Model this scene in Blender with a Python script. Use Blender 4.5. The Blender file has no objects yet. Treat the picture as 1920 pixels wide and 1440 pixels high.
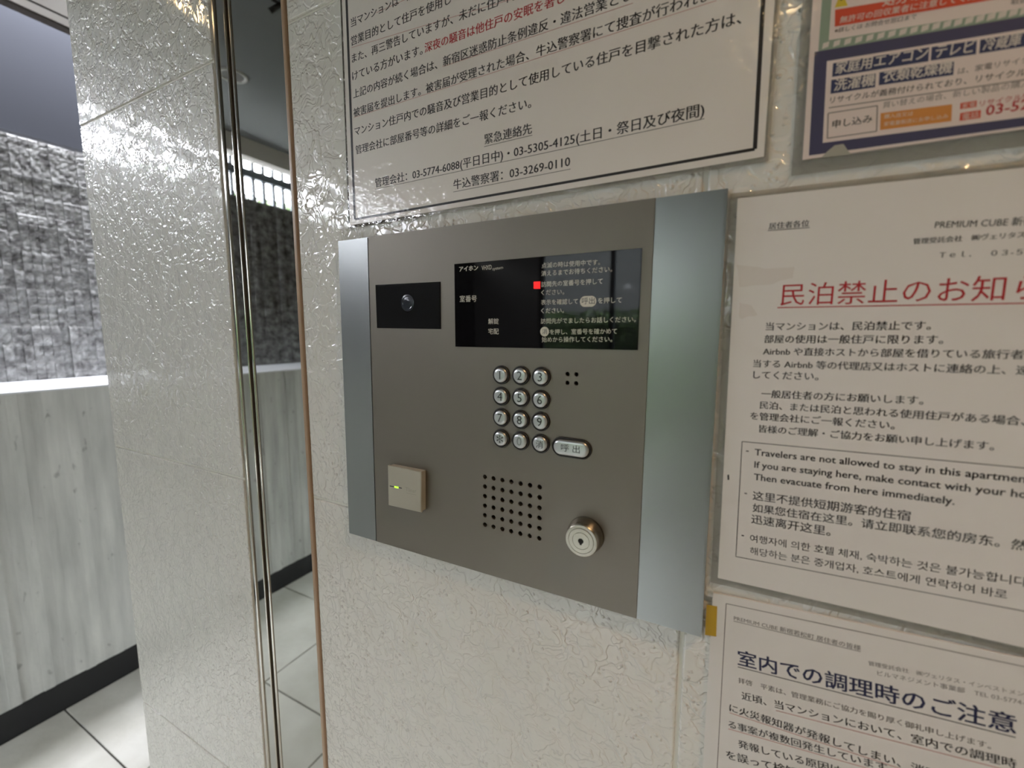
import bpy, bmesh, math, random
from mathutils import Vector, Matrix, noise
C = bpy.context.scene.collection
S = bpy.context.scene
random.seed(7)

# ------------------------------------------------------------------ camera, world, light, exposure
F_PX, YAW, PITCH, ROLL = 809.53, 0.477549, 0.118450, 0.0019185
CAM = Vector((0.00783, -0.26, 1.30866))
_fw = Vector((-math.sin(YAW) * math.cos(PITCH), math.cos(YAW) * math.cos(PITCH), -math.sin(PITCH)))
_rt = _fw.cross(Vector((0, 0, 1))).normalized()
_up = _rt.cross(_fw)
RT = math.cos(ROLL) * _rt + math.sin(ROLL) * _up
UP = -math.sin(ROLL) * _rt + math.cos(ROLL) * _up
cam_d = bpy.data.cameras.new('camera')
cam = bpy.data.objects.new('camera', cam_d); C.objects.link(cam)
M = Matrix((RT, UP, -_fw)).transposed().to_4x4(); M.translation = CAM
cam.matrix_world = M
cam_d.sensor_fit = 'HORIZONTAL'; cam_d.sensor_width = 36.0; cam_d.lens = 36.0 * F_PX / 1920
cam_d.clip_start = 0.01
cam_d.dof.use_dof = True; cam_d.dof.focus_distance = 0.36; cam_d.dof.aperture_fstop = 6.5
S.camera = cam
S.view_settings.view_transform = 'Standard'; S.view_settings.look = 'None'
S.view_settings.gamma = 1; S.view_settings.use_curve_mapping = False
S.view_settings.exposure = 0.18

w = bpy.data.worlds.new('overcast_sky'); S.world = w; w.use_nodes = True
bg = w.node_tree.nodes['Background']
bg.inputs[0].default_value = (0.90, 0.92, 1.0, 1); bg.inputs[1].default_value = 42.0

def portal(loc, rot, sx, sy):
    l = bpy.data.lights.new('sky_portal', 'AREA'); l.shape = 'RECTANGLE'; l.size = sx; l.size_y = sy
    l.cycles.is_portal = True
    o = bpy.data.objects.new('sky_portal', l); C.objects.link(o); o.location = loc; o.rotation_euler = rot
CEIL = 2.35
portal((2.07, 1.2, 1.95), (0, math.pi / 2, 0), 0.4, 0.6)             # added high window, out of view, lighting the concrete
portal((-1.0, -3.64, 1.05), (math.pi / 2, 0, 0), 1.4, 2.1)         # added glazed entrance behind the camera, out of view
portal((-2.44, -2.15, 2.145), (0, -math.pi / 2, 0), 0.26, 3.7)      # strip opening above the stone wall
portal((-2.255, 1.2, CEIL + 0.47), (0, 0, 0), 0.31, 3.4)           # long skylight slot above the ledge

# downlights: (x, y, power, lit)
LIGHTS = [(-1.62, -0.61, 1.2, True), (-1.88, -0.90, 0.0, False), (0.10, -1.55, 16.0, True), (0.60, -0.42, 34.0, True)]
WARM = (1.0, 0.62, 0.30)

def pix(px, py, y=0.0):
    v = _fw + RT * ((px - 960) / F_PX) + UP * ((720 - py) / F_PX)
    return CAM + v * ((y - CAM.y) / v.y)
def pixx(px, py, x):
    v = _fw + RT * ((px - 960) / F_PX) + UP * ((720 - py) / F_PX)
    return CAM + v * ((x - CAM.x) / v.x)
def depth_at(px, py, x):     # y where the ray through a pixel reaches a given x
    return pixx(px, py, x).y

# ------------------------------------------------------------------ materials
def mat(name, col, rough=0.5, metal=0.0, coat=0.0, emit=None, es=0.0, spec=0.5, coat_rough=0.05):
    m = bpy.data.materials.new(name); m.use_nodes = True
    b = m.node_tree.nodes['Principled BSDF']
    b.inputs['Base Color'].default_value = (*col, 1)
    b.inputs['Roughness'].default_value = rough; b.inputs['Metallic'].default_value = metal
    b.inputs['Coat Weight'].default_value = coat; b.inputs['Coat Roughness'].default_value = coat_rough
    b.inputs['Specular IOR Level'].default_value = spec
    if emit:
        b.inputs['Emission Color'].default_value = (*emit, 1); b.inputs['Emission Strength'].default_value = es
    return m
def nt(m): return m.node_tree, m.node_tree.nodes, m.node_tree.links, m.node_tree.nodes['Principled BSDF']
def node(N, t, **kw):
    n = N.new(t)
    for k, v in kw.items(): setattr(n, k, v)
    return n
def srgb(r, g, b):
    f = lambda c: (c / 255 / 12.92) if c / 255 <= 0.04045 else ((c / 255 + 0.055) / 1.055) ** 2.4
    return (f(r), f(g), f(b))

def world_pos(N, L, rnd=0.0):
    g = node(N, 'ShaderNodeNewGeometry')
    if not rnd: return g.outputs['Position']
    oi = node(N, 'ShaderNodeObjectInfo'); mu = node(N, 'ShaderNodeVectorMath', operation='SCALE')
    mu.inputs[0].default_value = (rnd, rnd * .7, rnd * .4)
    L.new(oi.outputs['Random'], mu.inputs['Scale'])
    ad = node(N, 'ShaderNodeVectorMath', operation='ADD'); L.new(g.outputs['Position'], ad.inputs[0]); L.new(mu.outputs[0], ad.inputs[1])
    return ad.outputs[0]
def tex_noise(N, L, vec, scale, detail=3, rough=0.5, dist=0.0):
    n = node(N, 'ShaderNodeTexNoise'); n.inputs['Scale'].default_value = scale; n.inputs['Detail'].default_value = detail
    n.inputs['Roughness'].default_value = rough; n.inputs['Distortion'].default_value = dist
    L.new(vec, n.inputs['Vector']); return n.outputs['Fac']
def mrange(N, L, v, a, b, c=0.0, d=1.0, smooth=True):
    n = node(N, 'ShaderNodeMapRange'); n.inputs['From Min'].default_value = a; n.inputs['From Max'].default_value = b
    n.inputs['To Min'].default_value = c; n.inputs['To Max'].default_value = d
    if smooth: n.interpolation_type = 'SMOOTHSTEP'
    L.new(v, n.inputs['Value']); return n.outputs[0]
def math_(N, L, op, a, b):
    n = node(N, 'ShaderNodeMath', operation=op)
    for i, v in enumerate((a, b)):
        if isinstance(v, (int, float)): n.inputs[i].default_value = v
        else: L.new(v, n.inputs[i])
    return n.outputs[0]
def bump(N, L, h, dist, strength=1.0, normal=None):
    n = node(N, 'ShaderNodeBump'); n.inputs['Distance'].default_value = dist; n.inputs['Strength'].default_value = strength
    L.new(h, n.inputs['Height'])
    if normal: L.new(normal, n.inputs['Normal'])
    return n.outputs[0]
def ramp(N, L, v, c0, c1, p0=0.0, p1=1.0):
    n = node(N, 'ShaderNodeValToRGB'); n.color_ramp.elements[0].color = (*c0, 1); n.color_ramp.elements[1].color = (*c1, 1)
    n.color_ramp.elements[0].position = p0; n.color_ramp.elements[1].position = p1
    L.new(v, n.inputs[0]); return n.outputs[0]

# glazed wall tile with a leathery, plated relief
m_tile = mat('glazed_relief_tile', srgb(226, 224, 218), 0.06)
t, N, L, B = nt(m_tile)
pos = world_pos(N, L, 3.0)
warp = node(N, 'ShaderNodeTexNoise'); warp.inputs['Scale'].default_value = 55; warp.inputs['Detail'].default_value = 2; L.new(pos, warp.inputs['Vector'])
wv = node(N, 'ShaderNodeVectorMath', operation='MULTIPLY_ADD'); L.new(warp.outputs['Color'], wv.inputs[0]); wv.inputs[1].default_value = (.022, .022, .022); L.new(pos, wv.inputs[2])
vo = node(N, 'ShaderNodeTexVoronoi', feature='DISTANCE_TO_EDGE'); vo.inputs['Scale'].default_value = 62; L.new(wv.outputs[0], vo.inputs['Vector'])
crack = mrange(N, L, vo.outputs['Distance'], 0.02, 0.10)
vo2 = node(N, 'ShaderNodeTexVoronoi', feature='F1'); vo2.inputs['Scale'].default_value = 62; L.new(wv.outputs[0], vo2.inputs['Vector'])
lev = node(N, 'ShaderNodeSeparateColor'); L.new(vo2.outputs['Color'], lev.inputs[0])
fine = tex_noise(N, L, pos, 300, 3, .6, .8)
finest = mrange(N, L, fine, .46, .57)
patch = mrange(N, L, tex_noise(N, L, pos, 30, 2), .42, .60)
pl = tex_noise(N, L, wv.outputs[0], 44, 2.5, .5)
h = None
for th_, wt in ((.40, .34), (.49, .40), (.58, .34)):
    e_ = math_(N, L, 'MULTIPLY', mrange(N, L, pl, th_ - .016, th_ + .016), wt)
    h = e_ if h is None else math_(N, L, 'ADD', h, e_)
h = math_(N, L, 'ADD', h, math_(N, L, 'MULTIPLY', crack, 0.22))
bl = node(N, 'ShaderNodeTexVoronoi', feature='F1'); bl.inputs['Scale'].default_value = 270; L.new(pos, bl.inputs['Vector'])
blob = mrange(N, L, bl.outputs['Distance'], 0.0, 0.42, 1.0, 0.0)
msk = math_(N, L, 'MULTIPLY', mrange(N, L, tex_noise(N, L, pos, 95, 3), .51, .58), mrange(N, L, tex_noise(N, L, pos, 14, 2), .38, .58, .15, 1.0))
h = math_(N, L, 'ADD', h, math_(N, L, 'MULTIPLY', math_(N, L, 'MULTIPLY', blob, msk), 0.9))
h = math_(N, L, 'ADD', h, math_(N, L, 'MULTIPLY', tex_noise(N, L, pos, 18, 2), 0.8))
L.new(bump(N, L, h, 0.0009), B.inputs['Normal']); L.new(bump(N, L, h, 0.0019), B.inputs['Coat Normal'])
B.inputs['Specular IOR Level'].default_value = .1; B.inputs['Roughness'].default_value = .4; B.inputs['Coat Weight'].default_value = 1.0; B.inputs['Coat Roughness'].default_value = .05; B.inputs['Coat IOR'].default_value = 1.55

m_grout = mat('pale_grout', srgb(236, 233, 224), 0.35)
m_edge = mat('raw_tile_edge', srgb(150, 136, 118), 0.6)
m_mirror = mat('mirror_polished_steel', (0.52, 0.53, 0.51), 0.015, 1.0)
m_steel = mat('bright_folded_steel', (0.62, 0.60, 0.56), 0.12, 1.0)
m_tan = mat('tan_sealant', srgb(176, 148, 122), 0.35)
m_dark = mat('dark_gap', (0.006, 0.006, 0.006), 0.8)

def brushed(name, col, rough, metal, sx, sz, amt):
    m = mat(name, col, rough, metal); t, N, L, B = nt(m)
    g = node(N, 'ShaderNodeNewGeometry'); mp = node(N, 'ShaderNodeMapping'); mp.inputs['Scale'].default_value = (sx, 1, sz)
    L.new(g.outputs['Position'], mp.inputs['Vector'])
    n = tex_noise(N, L, mp.outputs[0], 1, 4, .7)
    L.new(mrange(N, L, n, .2, .8, rough - amt, rough + amt, False), B.inputs['Roughness'])
    return m
m_plate = brushed('champagne_grey_anodised_plate', srgb(126, 120, 111), 0.42, 0.55, 1500, 1500, 0.05)
m_strip = brushed('satin_aluminium', (0.32, 0.33, 0.325), 0.30, 1.0, 2500, 2500, 0.03)
m_black_glass = mat('black_glass', (0.004, 0.004, 0.005), 0.03, spec=.25)
m_window = mat('smoked_lens_window', (0.010, 0.011, 0.012), 0.10)
m_ring = mat('black_rubber', (0.012, 0.011, 0.010), 0.5)
m_key = mat('satin_silver_key', (0.60, 0.61, 0.62), 0.28, 0.85)
m_ink = mat('black_ink', (0.012, 0.012, 0.014), 0.5)
m_legend = mat('pale_silkscreen', srgb(214, 210, 196), 0.6)
m_led_red = mat('red_lamp', (0.5, 0, 0), 0.4, emit=(1, 0.01, 0.01), es=.8)
m_led_green = mat('green_lamp', (0.3, 0.5, 0), 0.4, emit=(0.45, 0.9, 0.05), es=1.3)
m_beige = mat('beige_plastic', srgb(180, 176, 162), 0.42)
m_lock = mat('brushed_nickel', (0.44, 0.41, 0.35), 0.26, 1.0)

def glossy_print(name, col, coat=1.0, rough=0.5, amp=0.00012, sc=60):
    m = mat(name, col, rough, coat=coat, coat_rough=0.06); t, N, L, B = nt(m)
    p = world_pos(N, L)
    h = math_(N, L, 'ADD', math_(N, L, 'MULTIPLY', tex_noise(N, L, p, sc, 2), 3.0), tex_noise(N, L, p, 330, 2))
    nb = bump(N, L, h, amp)
    L.new(nb, B.inputs['Coat Normal']); return m
m_paper = glossy_print('laminated_white_paper', srgb(232, 226, 220), amp=.00022)
m_paper2 = glossy_print('laminated_matt_paper', srgb(226, 222, 218), coat=.35)
m_pink = glossy_print('laminated_pinkish_paper', srgb(226, 212, 206), coat=.4)
m_txt = glossy_print('printed_black', (0.018, 0.016, 0.018), coat=.35)
m_txt_grey = glossy_print('printed_soft_grey', srgb(120, 112, 108), coat=.3)
m_txt_red = glossy_print('printed_red', srgb(176, 34, 40), coat=.35)
m_txt_pink = glossy_print('printed_pink_rule', srgb(196, 138, 132), coat=.35)
m_txt_navy = glossy_print('printed_navy', srgb(18, 26, 70), coat=.35)
m_navy_band = glossy_print('printed_slate_band', srgb(66, 66, 96), coat=.4)
m_navy_box = glossy_print('printed_navy_box', srgb(44, 54, 92), coat=.4)
m_green_band = glossy_print('printed_sage_band', srgb(140, 158, 140), coat=.4)
m_orange = glossy_print('printed_orange', srgb(210, 140, 70), coat=.4)
m_red_box = glossy_print('printed_red_box', srgb(206, 74, 46), coat=.4)
m_yellow = glossy_print('printed_yellow', srgb(214, 190, 60), coat=.4)
m_white_txt = glossy_print('printed_white', srgb(214, 206, 198), coat=.4)
m_tape_y = mat('yellow_tape', srgb(196, 158, 22), 0.45)
# clear laminate film: mostly see-through, a little cloudy
m_film = bpy.data.materials.new('clear_laminate_film'); m_film.use_nodes = True
N, L = m_film.node_tree.nodes, m_film.node_tree.links
N.remove(N['Principled BSDF']); out = N['Material Output']
tr = node(N, 'ShaderNodeBsdfTransparent'); gl = node(N, 'ShaderNodeBsdfGlossy'); gl.inputs['Roughness'].default_value = .08
df = node(N, 'ShaderNodeBsdfDiffuse'); df.inputs['Color'].default_value = (*srgb(214, 206, 190), 1)
mx1 = node(N, 'ShaderNodeMixShader'); mx1.inputs[0].default_value = .20; L.new(tr.outputs[0], mx1.inputs[1]); L.new(df.outputs[0], mx1.inputs[2])
fr = node(N, 'ShaderNodeFresnel'); fr.inputs['IOR'].default_value = 1.5
gp = node(N, 'ShaderNodeNewGeometry')
L.new(bump(N, L, tex_noise(N, L, gp.outputs['Position'], 90, 3), .0012), gl.inputs['Normal'])
mx2 = node(N, 'ShaderNodeMixShader'); L.new(fr.outputs[0], mx2.inputs[0]); L.new(mx1.outputs[0], mx2.inputs[1]); L.new(gl.outputs[0], mx2.inputs[2])
L.new(mx2.outputs[0], out.inputs['Surface'])

# rough split stone
m_stone = mat('split_grey_stone', srgb(120, 120, 118), 0.75, spec=.4); t, N, L, B = nt(m_stone)
p = world_pos(N, L)
mp = node(N, 'ShaderNodeMapping'); mp.inputs['Scale'].default_value = (1, 1, 1.3); L.new(p, mp.inputs['Vector'])
big = tex_noise(N, L, mp.outputs[0], 24, 4, .6)
L.new(ramp(N, L, big, srgb(88, 86, 85), srgb(158, 158, 156), .34, .68), B.inputs['Base Color'])
L.new(bump(N, L, tex_noise(N, L, mp.outputs[0], 110, 5, .6), .0025), B.inputs['Normal'])
# board-formed concrete
m_conc = mat('board_formed_concrete', srgb(150, 150, 145), 0.8, spec=.3); t, N, L, B = nt(m_conc)
p = world_pos(N, L)
mp = node(N, 'ShaderNodeMapping'); mp.inputs['Scale'].default_value = (1, 9, 1.2); L.new(p, mp.inputs['Vector'])
streak = tex_noise(N, L, mp.outputs[0], 2.6, 4, .55)
c1 = ramp(N, L, streak, srgb(200, 201, 197), srgb(234, 234, 229), .30, .72)
mp2 = node(N, 'ShaderNodeMapping'); mp2.inputs['Scale'].default_value = (1, 2.2, 1); L.new(p, mp2.inputs['Vector'])
spot = mrange(N, L, tex_noise(N, L, mp2.outputs[0], 17, 2, .5, .4), .66, .74)
mx = node(N, 'ShaderNodeMix', data_type='RGBA'); L.new(math_(N, L, 'MULTIPLY', spot, .4), mx.inputs['Factor']); L.new(c1, mx.inputs[6]); mx.inputs[7].default_value = (*srgb(84, 84, 80), 1)
oi = node(N, 'ShaderNodeObjectInfo'); hs_ = node(N, 'ShaderNodeHueSaturation'); L.new(mx.outputs[2], hs_.inputs['Color'])
L.new(mrange(N, L, oi.outputs['Random'], 0, 1, .84, 1.04, False), hs_.inputs['Value']); L.new(hs_.outputs[0], B.inputs['Base Color'])
L.new(bump(N, L, tex_noise(N, L, p, 60, 5, .6), .0015), B.inputs['Normal'])
m_sill = mat('white_ledge_coping', srgb(236, 238, 242), 0.5)
m_base = mat('black_base_band', srgb(40, 40, 41), 0.6)
m_floor = mat('glossy_floor_tile', srgb(208, 206, 196), 0.16); t, N, L, B = nt(m_floor)
p = world_pos(N, L, 2.0)
L.new(ramp(N, L, tex_noise(N, L, p, 5, 4), srgb(192, 190, 180), srgb(218, 216, 208), .3, .7), B.inputs['Base Color'])
L.new(bump(N, L, tex_noise(N, L, p, 45, 3), .0012), B.inputs['Normal'])
m_joint = mat('dark_floor_joint', srgb(62, 58, 56), 0.9)
m_ceil = mat('grey_painted_ceiling', srgb(112, 114, 112), 0.8)
m_ceil2 = mat('pale_ceiling_board', srgb(206, 200, 192), 0.8)
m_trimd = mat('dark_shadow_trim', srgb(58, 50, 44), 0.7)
m_panelblue = mat('blue_grey_render', srgb(58, 60, 66), 0.85, spec=.2)
m_outside = mat('outdoor_render', srgb(88, 88, 86), 0.8)
m_ground = mat('outdoor_paving', srgb(120, 118, 112), 0.8)
m_pane = bpy.data.materials.new('entrance_pane'); m_pane.use_nodes = True
N, L = m_pane.node_tree.nodes, m_pane.node_tree.links; N.remove(N['Principled BSDF'])
a_ = node(N, 'ShaderNodeBsdfTransparent'); a_.inputs[0].default_value = (.93, .96, .95, 1); b_ = node(N, 'ShaderNodeBsdfGlossy'); b_.inputs['Roughness'].default_value = 0
f_ = node(N, 'ShaderNodeFresnel'); x_ = node(N, 'ShaderNodeMixShader'); L.new(f_.outputs[0], x_.inputs[0]); L.new(a_.outputs[0], x_.inputs[1]); L.new(b_.outputs[0], x_.inputs[2])
L.new(x_.outputs[0], N['Material Output'].inputs['Surface'])
m_backpaint = mat('pale_paint', srgb(205, 204, 196), 0.6)
m_wallside = mat('off_white_paint', srgb(222, 219, 210), 0.7)
m_fence = mat('dark_grey_fence_paint', srgb(88, 94, 100), 0.5)
m_leaf = mat('green_leaf', srgb(92, 118, 62), 0.5)
m_branch = mat('brown_stem', srgb(80, 66, 48), 0.8)
m_lampring = mat('white_lamp_ring', srgb(170, 168, 160), 0.4)
m_bulb = mat('warm_lamp_disc', (1, .8, .5), 0.5, emit=(1.0, 0.70, 0.36), es=22.0)
m_bulb_off = mat('unlit_lamp_disc', srgb(90, 88, 82), 0.5)
m_glass = mat('clear_pane', (0.8, 0.85, 0.85), 0.0); m_glass.node_tree.nodes['Principled BSDF'].inputs['Transmission Weight'].default_value = 1.0
m_glass.node_tree.nodes['Principled BSDF'].inputs['IOR'].default_value = 1.1

# ------------------------------------------------------------------ helpers
def link_mesh(name, bm, m, parent=None, smooth=False, loc=None):
    me = bpy.data.meshes.new(name)
    bmesh.ops.recalc_face_normals(bm, faces=bm.faces[:])
    bm.to_mesh(me); bm.free()
    if smooth:
        for p_ in me.polygons: p_.use_smooth = True
    return link_data(name, me, m, parent, loc)
def link_data(name, me, m, parent=None, loc=None):
    if m is not None and not me.materials: me.materials.append(m)
    o = bpy.data.objects.new(name, me); C.objects.link(o)
    if loc is not None: o.location = loc
    if parent is not None: o.parent = parent
    return o
def tag(o, label=None, cat=None, group=None, kind=None):
    if label: o['label'] = label
    if cat: o['category'] = cat
    if group: o['group'] = group
    if kind: o['kind'] = kind
    return o
def empty(name, loc=(0, 0, 0)):
    o = bpy.data.objects.new(name, None); C.objects.link(o); o.location = loc; o.empty_display_size = .02
    return o
def add_box(bm, a, b, bevel=0.0, seg=1):
    g = bmesh.ops.create_cube(bm, size=1.0)
    vs = g['verts']
    for v in vs:
        v.co = Vector((a[i] + (v.co[i] + .5) * (b[i] - a[i]) for i in range(3)))
    if bevel:
        es = list({e for v in vs for e in v.link_edges})
        bmesh.ops.bevel(bm, geom=es, offset=bevel, segments=seg, affect='EDGES', profile=.5)
def box(name, a, b, m, parent=None, bevel=0.0, seg=1, kind=None):
    bm = bmesh.new(); add_box(bm, a, b, bevel, seg)
    o = link_mesh(name, bm, m, parent)
    if kind: o['kind'] = kind
    return o
def prism(bm, pts, y0, y1):      # polygon given as (x, z) pairs, extruded from y0 (front, small) to y1
    f_ = [bm.verts.new((p_[0], y0, p_[1])) for p_ in pts]; b_ = [bm.verts.new((p_[0], y1, p_[1])) for p_ in pts]
    bm.faces.new(f_); bm.faces.new(b_[::-1]); n = len(pts)
    for i in range(n): bm.faces.new((f_[i], b_[i], b_[(i + 1) % n], f_[(i + 1) % n]))
def lathe(bm, prof, seg=40, cx=0, cz=0, y=0, half=0.0):
    """prof: (radius, y offset, negative is towards the room); half lengthens the round into a pill"""
    rings = []
    for r, d in prof:
        ring = []
        for k in range(seg):
            a = 2 * math.pi * (k + .5) / seg
            ring.append(bm.verts.new((cx + r * math.cos(a) + (half if math.cos(a) > 0 else -half), y + d, cz + r * math.sin(a))))
        rings.append(ring)
    for A, Bq in zip(rings[:-1], rings[1:]):
        for k in range(seg): bm.faces.new((A[k], A[(k + 1) % seg], Bq[(k + 1) % seg], Bq[k]))
    bm.faces.new(rings[0]); bm.faces.new(rings[-1][::-1])
def P2(pts, y=0.0):              # pixels on the wall plane -> (x, z)
    return [(q.x, q.z) for q in (pix(a, b, y) for a, b in pts)]

# ------------------------------------------------------------------ text as thin printed shapes
_cache = {}
def glyphs(text, off=0.0):
    k = (text, off)
    if k not in _cache:
        cu = bpy.data.curves.new('tmp_text', 'FONT'); cu.body = text; cu.size = 1.0; cu.resolution_u = 2; cu.offset = off
        cu.fill_mode = 'FRONT' if hasattr(cu, 'fill_mode') else 'BOTH'
        o = bpy.data.objects.new('tmp_text', cu); C.objects.link(o)
        me = bpy.data.meshes.new_from_object(o.evaluated_get(bpy.context.evaluated_depsgraph_get()))
        V = [(v.co.x, v.co.y) for v in me.vertices]; Fc = [tuple(p_.vertices) for p_ in me.polygons]
        bpy.data.objects.remove(o); bpy.data.curves.remove(cu); bpy.data.meshes.remove(me)
        xs = [v[0] for v in V] or [0, 1]
        _cache[k] = (V, Fc, min(xs), max(xs))
    return _cache[k]
def put_text(bm, text, p0, p1, y, vis=None, style='gothic', hs=1.0, off=0.0, lift=.10, em=None, shear=0.0):
    """write text on the wall plane at depth y so that the part `vis` runs from point p0 to p1 (x, z)"""
    vis = vis or text
    base_off = 0.0
    V, Fc, x0, x1 = glyphs(text, base_off)
    _, _, a0, a1 = glyphs(vis, base_off) if vis != text else (0, 0, x0, x1)
    d = Vector((p1[0] - p0[0], p1[1] - p0[1])); ln = d.length; s = ln / (a1 - a0)
    u = d / ln; n = Vector((-u.y, u.x)); sy = s * hs if em is None else em
    shifts = [(0, 0)] if style == 'gothic' else [(-.018, 0), (0, .004), (.018, 0)]
    if off > 0: shifts = [(-off * .8, -off * .4), (off * .8, -off * .4), (off * .8, off * .4), (-off * .8, off * .4)]
    for k, (sh, sv) in enumerate(shifts):
        vs = []
        for vx, vy in V:
            a = (vx - a0 + sh) * s; b = (vy + lift + sv) * sy
            vs.append(bm.verts.new((p0[0] + u.x * a + n.x * b, y + k * 2e-6, p0[1] + u.y * a + n.y * b)))
        for f_ in Fc:
            try: bm.faces.new([vs[i] for i in f_])
            except ValueError: pass
def rule(bm, p0, p1, wd, y):
    d = Vector((p1[0] - p0[0], p1[1] - p0[1])).normalized(); n = Vector((-d.y, d.x)) * wd / 2
    q = [(p0[0] - n.x, p0[1] - n.y), (p1[0] - n.x, p1[1] - n.y), (p1[0] + n.x, p1[1] + n.y), (p0[0] + n.x, p0[1] + n.y)]
    bm.faces.new([bm.verts.new((a, y, b)) for a, b in q])
def quad(bm, pts, y):
    bm.faces.new([bm.verts.new((a, y, b)) for a, b in pts])
def print_mesh(name, bm, m, parent, label=None):
    me = bpy.data.meshes.new(name); 
    for f_ in bm.faces:
        if f_.normal.y > 0: f_.normal_flip()
    bm.to_mesh(me); bm.free()
    o = link_data(name, me, m, parent)
    if label: o['label'] = label
    if 'text' in name or 'dots' in name or name in ('underline', 'printed_panel'): o['kind'] = 'stuff'
    return o

# ------------------------------------------------------------------ setting: tiled wall and pillar
ZJ = [-0.05, 0.36, 0.773, 1.155, 1.562, 1.965, CEIL]
def tiled(name, cols, x0, x1, depth, label):
    core = box(name, (x0, 0.0016, 0), (x1, depth, CEIL), m_grout, kind='structure')
    core['label'] = label
    J = 0.0013
    for a, b in cols:
        for z0, z1 in zip(ZJ[:-1], ZJ[1:]):
            z0_ = max(z0, 0)
            bm = bmesh.new(); add_box(bm, (-(b - a) / 2 + J, 0, -(z1 - z0_) / 2 + J), ((b - a) / 2 - J, 0.006, (z1 - z0_) / 2 - J), .0011, 2)
            link_mesh('wall_tile', bm, m_tile, core, loc=((a + b) / 2, 0, (z0_ + z1) / 2))
    return core
XL = pix(577, 780).x            # left end of the intercom wall
cols = [(XL, -0.0115)] + [(-0.0115 + .33 * k, -0.0115 + .33 * (k + 1)) for k in range(6)]
tiled('wall_front', cols, XL, cols[-1][1], 0.20, 'cream relief-tiled wall carrying the intercom and notices')
XPL, XPR = -0.735, pix(449, 780).x
tiled('wall_pillar', [(XPL, XPR)], XPL, XPR, 0.20, 'narrow relief-tiled pillar left of the mirror strip')

# mirror-polished steel strip between pillar and wall
mir = tag(empty('mirror_panel', ((XPR + XL) / 2, 0, 0)), 'tall mirror-polished steel strip between tiled pillar and intercom wall', 'metal panel')
def at780(px): return pix(px, 780).x
ox = mir.location.x
def mbox(name, pa, pb, y0, y1, m, bev=0.0, label=None):
    o = box(name, (at780(pa) - ox, y0, 0.0), (at780(pb) - ox, y1, CEIL), m, mir, bev, 2)
    if label: o['label'] = label
    return o
mbox('backing', 449, 577, .014, .03, m_dark)
mbox('edge_strip', 449, 452.4, .001, .014, m_edge, label='brown raw edge beside the pillar')
mbox('folded_edge', 452.5, 457, -.0006, .014, m_steel, .0009)
mbox('narrow_mirror', 457.1, 471.4, .001, .014, m_mirror)
mbox('folded_edge', 471.5, 473.6, -.0002, .014, m_steel, .0006)
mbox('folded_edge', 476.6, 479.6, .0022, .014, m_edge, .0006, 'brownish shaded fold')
mbox('folded_edge', 479.6, 483.2, -.0002, .014, m_steel, .0009)
mbox('wide_mirror', 483.3, 570.4, .001, .014, m_mirror)
mbox('sealant_bead', 570.5, 576.9, -.0012, .014, m_tan, .0012, 'tan sealant bead along the tiles')

# ------------------------------------------------------------------ setting: left wall (concrete, ledge, split stone)
LX, SX = -2.0, -2.41
Y0, Y1 = -3.6, 3.0
LEDGE, STONE = 1.120, 2.035
wl = box('wall_left', (-2.6, Y0, 0), (LX - .012, Y1, LEDGE - .004), m_conc, kind='structure')
pitch = 0.0265
def strip_mesh(name, z0, z1, m, amp, nz, ny=3, step=0.0, depth=.012, cell=.02, gap=.0007):
    """a narrow upright strip whose front face is uneven; local y along the wall, front towards +x"""
    bm = bmesh.new(); g = []
    off = random.random() * 50
    for i in range(nz + 1):
        row = []
        for j in range(ny + 1):
            z = z0 + (z1 - z0) * i / nz; yy = -pitch / 2 + gap + (pitch - 2 * gap) * j / ny
            d = amp * noise.noise(Vector((off, yy / cell, z / cell))) + step * (noise.cell(Vector((off, off, z / .07))) - .5)
            row.append(bm.verts.new((d, yy, z)))
        g.append(row)
    for i in range(nz):
        for j in range(ny): bm.faces.new((g[i][j], g[i][j + 1], g[i + 1][j + 1], g[i + 1][j]))
    def side(seq):
        back = [bm.verts.new((-depth, v.co.y, v.co.z)) for v in seq]
        for k in range(len(seq) - 1): bm.faces.new((seq[k], seq[k + 1], back[k + 1], back[k]))
    side([r[0] for r in g]); side([r[-1] for r in g]); side(g[-1]); side(g[0])
    me = bpy.data.meshes.new(name); bmesh.ops.recalc_face_normals(bm, faces=bm.faces[:]); bm.to_mesh(me); bm.free()
    me.materials.append(m); return me
boards = [strip_mesh('concrete_board', .105 + random.uniform(-.004, .003), LEDGE - random.uniform(.003, .008), m_conc, .0012, 10, 2, 0.0, .014, .1, .00005) for _ in range(6)]
for k in range(128):
    o = link_data('concrete_board', random.choice(boards), None, wl, (LX + random.uniform(-.0026, .0020), -2.55 + k * pitch, 0))
ledge = box('trim_1', (SX - .005, Y0, LEDGE - .006), (LX + .003, Y1, LEDGE), m_sill, kind='structure'); ledge['label'] = 'white ledge between concrete and split stone'
box('baseboard_left', (LX - .02, Y0, 0), (LX - .004, Y1, .103), m_base, kind='structure')
wu = box('wall_left_upper', (SX - .16, Y0, LEDGE), (SX - .014, Y1, STONE), m_stone, kind='structure'); wu['label'] = 'upper left wall clad in split grey stone strips'
stones = [strip_mesh('stone_strip', LEDGE, STONE + random.uniform(-.004, .0), m_stone, .006, 130, 3, .004, .016, .012) for _ in range(8)]
for k in range(128):
    link_data('stone_strip', random.choice(stones), None, wu, (SX + random.uniform(-.004, .004), -2.55 + k * pitch, 0))

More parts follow.
